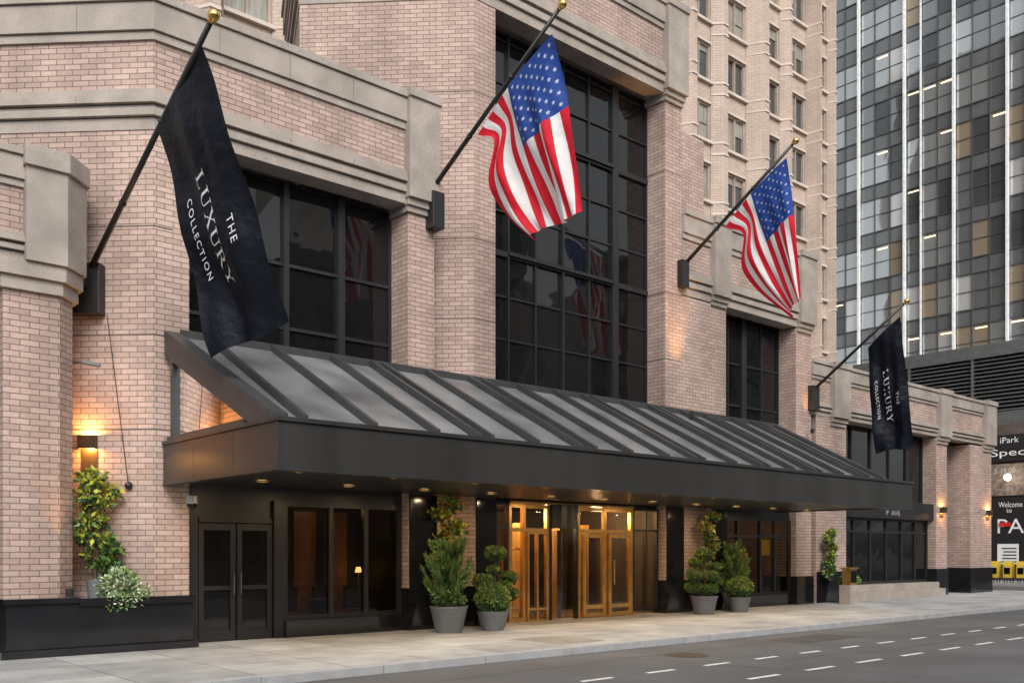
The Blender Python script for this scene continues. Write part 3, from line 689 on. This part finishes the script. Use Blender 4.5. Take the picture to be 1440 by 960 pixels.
# ================================================================= PLANTS
LF=[mat('leaf_dark',(.022,.055,.018),.5,var=.3,scale=9),mat('leaf_mid',(.06,.13,.028),.5,var=.3,scale=9),mat('leaf_light',(.14,.24,.045),.5,var=.3,scale=9)]
LY=mat('leaf_yellow',(.34,.34,.03),.5,var=.3,scale=9); LW=mat('leaf_variegated',(.45,.52,.33),.5,var=.3,scale=9); FLW=mat('flower_red',(.45,.04,.03),.5)
BARK=mat('bark',(.09,.06,.04),.9,var=.3,scale=12); POT=mat('pot_grey',(.13,.135,.14),.55,var=.12,fine=.1); SOIL=mat('soil',(.03,.02,.015),.95)
def leaves(m,c,r,n,size,mats,wts,shell=.55,up=0):
    c=Vector(c)
    for _ in range(n):
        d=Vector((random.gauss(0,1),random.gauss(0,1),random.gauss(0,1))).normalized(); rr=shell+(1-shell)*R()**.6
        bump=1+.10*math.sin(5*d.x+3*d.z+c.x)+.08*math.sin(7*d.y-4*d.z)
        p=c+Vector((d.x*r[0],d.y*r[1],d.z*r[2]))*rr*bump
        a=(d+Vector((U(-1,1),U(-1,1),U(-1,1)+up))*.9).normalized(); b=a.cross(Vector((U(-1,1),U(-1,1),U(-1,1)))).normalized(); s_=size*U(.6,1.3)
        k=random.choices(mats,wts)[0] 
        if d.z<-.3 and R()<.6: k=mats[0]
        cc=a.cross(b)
        m.add([p-a*s_*.2,p+b*s_*.35+a*s_*.3,p+a*s_+cc*s_*.12,p-b*s_*.35+a*s_*.3],[[0,1,2,3]],k)
def pot(m,x,y,r,h):
    m.lathe((x,y,0),[(.001,.0),(r*.68,.0),(r*.70,.02),(r*.97,h*.92),(r,h*.93),(r,h),(r*.93,h),(r*.90,h-.06),(.001,h-.06)],POT,32)
    m.lathe((x,y,h-.05),[(.001,.01),(r*.9,.0)],SOIL,20)
def conifer(x,y,z0,z1,r,n):
    e=empty('potted_evergreen'); m=MB(); m.cyl((x,y,z0-.1),(x,y,z1-.3),.03,BARK,8,.008)
    nb=46
    for b_ in range(nb):
        t=(b_/nb); zb_=z0+(z1-z0)*t*.72; a=b_*2.4+U(-.5,.5); ln=r*(1-t*.55)*U(.55,1.35)
        d0=Vector((math.cos(a),math.sin(a),0)); st=Vector((x,y,zb_)); rise=U(.7,1.5)
        for k in range(int(n/nb)):
            f=R()**.6; c=st+d0*ln*f+Vector((0,0,ln*rise*f*f+U(-.03,.05)))
            d=(d0*U(.1,.8)+Vector((U(-.5,.5),U(-.5,.5),U(.4,1.2)))).normalized(); b=d.orthogonal().normalized(); b.rotate(Quaternion(d,U(0,6)))
            s_=U(.05,.12); c+=Vector((U(-.035,.035),U(-.035,.035),0))
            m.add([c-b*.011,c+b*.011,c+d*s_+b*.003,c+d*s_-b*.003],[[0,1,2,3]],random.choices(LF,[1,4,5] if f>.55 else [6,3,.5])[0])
    return e,m
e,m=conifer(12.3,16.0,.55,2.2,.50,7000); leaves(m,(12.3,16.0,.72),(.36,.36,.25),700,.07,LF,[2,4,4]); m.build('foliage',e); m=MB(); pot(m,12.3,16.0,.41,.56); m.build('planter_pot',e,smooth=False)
def ballplant(x,y,r,pr,ph,name='boxwood_ball'):
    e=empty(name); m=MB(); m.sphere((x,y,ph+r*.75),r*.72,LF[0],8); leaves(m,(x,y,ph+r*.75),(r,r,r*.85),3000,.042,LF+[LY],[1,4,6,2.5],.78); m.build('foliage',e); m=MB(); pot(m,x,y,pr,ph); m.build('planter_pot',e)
ballplant(13.35,15.8,.38,.35,.42); ballplant(22.75,16.0,.36,.33,.42)
def cloud(x,y,h0,blobs,pr,ph):
    e=empty('cloud_pruned_topiary'); m=MB()
    tr=[Vector((x,y,ph-.05)),Vector((x+.05,y,h0*.5)),Vector((x-.03,y,h0*.75)),Vector((x,y,h0))]
    for a,b in zip(tr,tr[1:]): m.cyl(a,b,.035,BARK,8,.028)
    for (dx,dy,z,r) in blobs:
        c=Vector((x+dx,y+dy,z)); st=Vector((x,y,min(z-.14,h0))); m.cyl(st,c,.018,BARK,6,.01)
        r*=.88
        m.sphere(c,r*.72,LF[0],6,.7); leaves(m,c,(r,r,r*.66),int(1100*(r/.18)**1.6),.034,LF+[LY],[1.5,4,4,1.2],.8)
    m.build('foliage',e); m=MB(); pot(m,x,y,pr,ph); m.build('planter_pot',e)
cloud(13.98,16.45,1.45,[(0,0,1.68,.28),(-.06,0,1.30,.17),(.40,.0,1.12,.25),(-.42,-.05,1.06,.27),(.1,-.2,.92,.20),(.46,.05,.74,.25),(-.3,.1,.68,.22),(.05,0,.58,.18)],.33,.42)
cloud(21.25,16.1,1.5,[(0,0,1.66,.28),(-.42,0,1.42,.2),(.44,.0,1.28,.24),(-.50,-.05,1.08,.26),(.08,-.2,1.06,.22),(.54,.05,.88,.25),(-.36,.1,.74,.27),(.12,-.1,.68,.26)],.38,.5)
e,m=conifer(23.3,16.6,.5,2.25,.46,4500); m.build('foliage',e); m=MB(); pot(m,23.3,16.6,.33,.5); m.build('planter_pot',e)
def climber(x,y,z0,z1,w,yl,red,name='climbing_shrub'):
    e=empty(name); m=MB(); n=int((z1-z0)/.24)
    for k in range(3): m.cyl((x+U(-.1,.1),y,z0-.15),(x+U(-.15,.15),y+.05,z1-.1),.014,BARK,6)
    for k in range(n):
        z=z0+(z1-z0)*(k+.5)/n; t=k/n
        for q_ in range(2):
            leaves(m,(x+U(-w,w)*.7,y+U(-.08,.08),z+U(-.06,.06)),(w*U(.35,.8),w*.5,.13),120,.095,[LF[0],LF[1],LF[2],LY,FLW],[1.5,4,4,yl*t*2,red],.2)
    m.build('foliage',e)
climber(12.85,16.8,.9,2.9,.44,5,1.6); climber(22.2,16.7,.9,2.8,.36,4,1.1)
climber(5.52,17.3,1.35,3.12,.40,7,0,'climbing_ivy'); 
e=empty('trailing_ivy'); m=MB(); leaves(m,(5.8,16.95,1.12),(.36,.26,.3),1100,.06,[LF[1],LF[2],LW],[1.5,3,7],.4); 
for k in range(9): leaves(m,(5.5+k*.08,16.6,1.0-U(0,.2)),(.07,.06,.14),60,.05,[LF[1],LF[2],LW],[2,3,6],.2)
m.build('foliage',e); m=MB(); m.lathe((5.5,17.2,.8),[(.001,0),(.15,0),(.2,.42),(.17,.42),(.001,.36)],POT,20); m.build('planter_pot',e)
s2=MB(); s2.prism([(5.01,16.75),(6.78,16.75),(6.78,16.97),(6.38,16.97),(5.2,18.15),(5.01,18.1)],.803,.87,SOIL); s2.build('planter_soil',H)
climber(28.9,16.7,.9,2.5,.22,5,.2); ballplant(29.6,16.4,.32,.3,.5)
m=MB(); m.box(28.75,29.35,15.9,16.3,0,.62,GR); m.box(28.85,29.25,15.95,16.25,.622,1.15,BRASS); m.box(28.87,29.23,15.94,15.945,.7,1.1,GL); m.box(28.8,29.3,15.9,16.3,1.152,1.2,BRASS); m.build('valet_stand',bevel=.01)
m=MB(); v2,f2=text2d('P  AVE.'); m.add([(33.5+1.1*x,17.09,3.08+.17*y) for x,y in v2],f2,SGY); m.build('shop_sign')

# ================================================================= WORLD / LIGHT / CAMERA
wd=bpy.data.worlds.new('World'); sc.world=wd; wd.use_nodes=True; N=wd.node_tree.nodes; L=wd.node_tree.links
sd=Vector((-.55,-1,1.0)).normalized()
sky=N.new('ShaderNodeTexSky'); sky.sky_type='NISHITA'; sky.sun_disc=False; sky.sun_elevation=math.asin(sd.z); sky.sun_rotation=math.atan2(sd.x,sd.y); sky.dust_density=4; sky.air_density=1.3
hs=N.new('ShaderNodeHueSaturation'); hs.inputs['Saturation'].default_value=.14; L.new(sky.outputs[0],hs.inputs['Color'])
bg=N['Background']; L.new(hs.outputs[0],bg.inputs[0]); bg.inputs[1].default_value=.2
l=bpy.data.lights.new('sun','SUN'); l.energy=1.7; l.angle=math.radians(25); l.color=(1,.98,.95)
o=bpy.data.objects.new('sun',l); sc.collection.objects.link(o); o.rotation_euler=(-sd).to_track_quat('-Z','Y').to_euler()
cam=bpy.data.cameras.new('camera'); cam.lens=33.25; cam.sensor_width=36; cam.shift_y=.2056; cam.clip_end=3000; cam.clip_start=.1
co=bpy.data.objects.new('camera',cam); sc.collection.objects.link(co); co.location=(0,0,1.7); co.rotation_euler=(math.radians(90),0,math.radians(48.63-90)); sc.camera=co
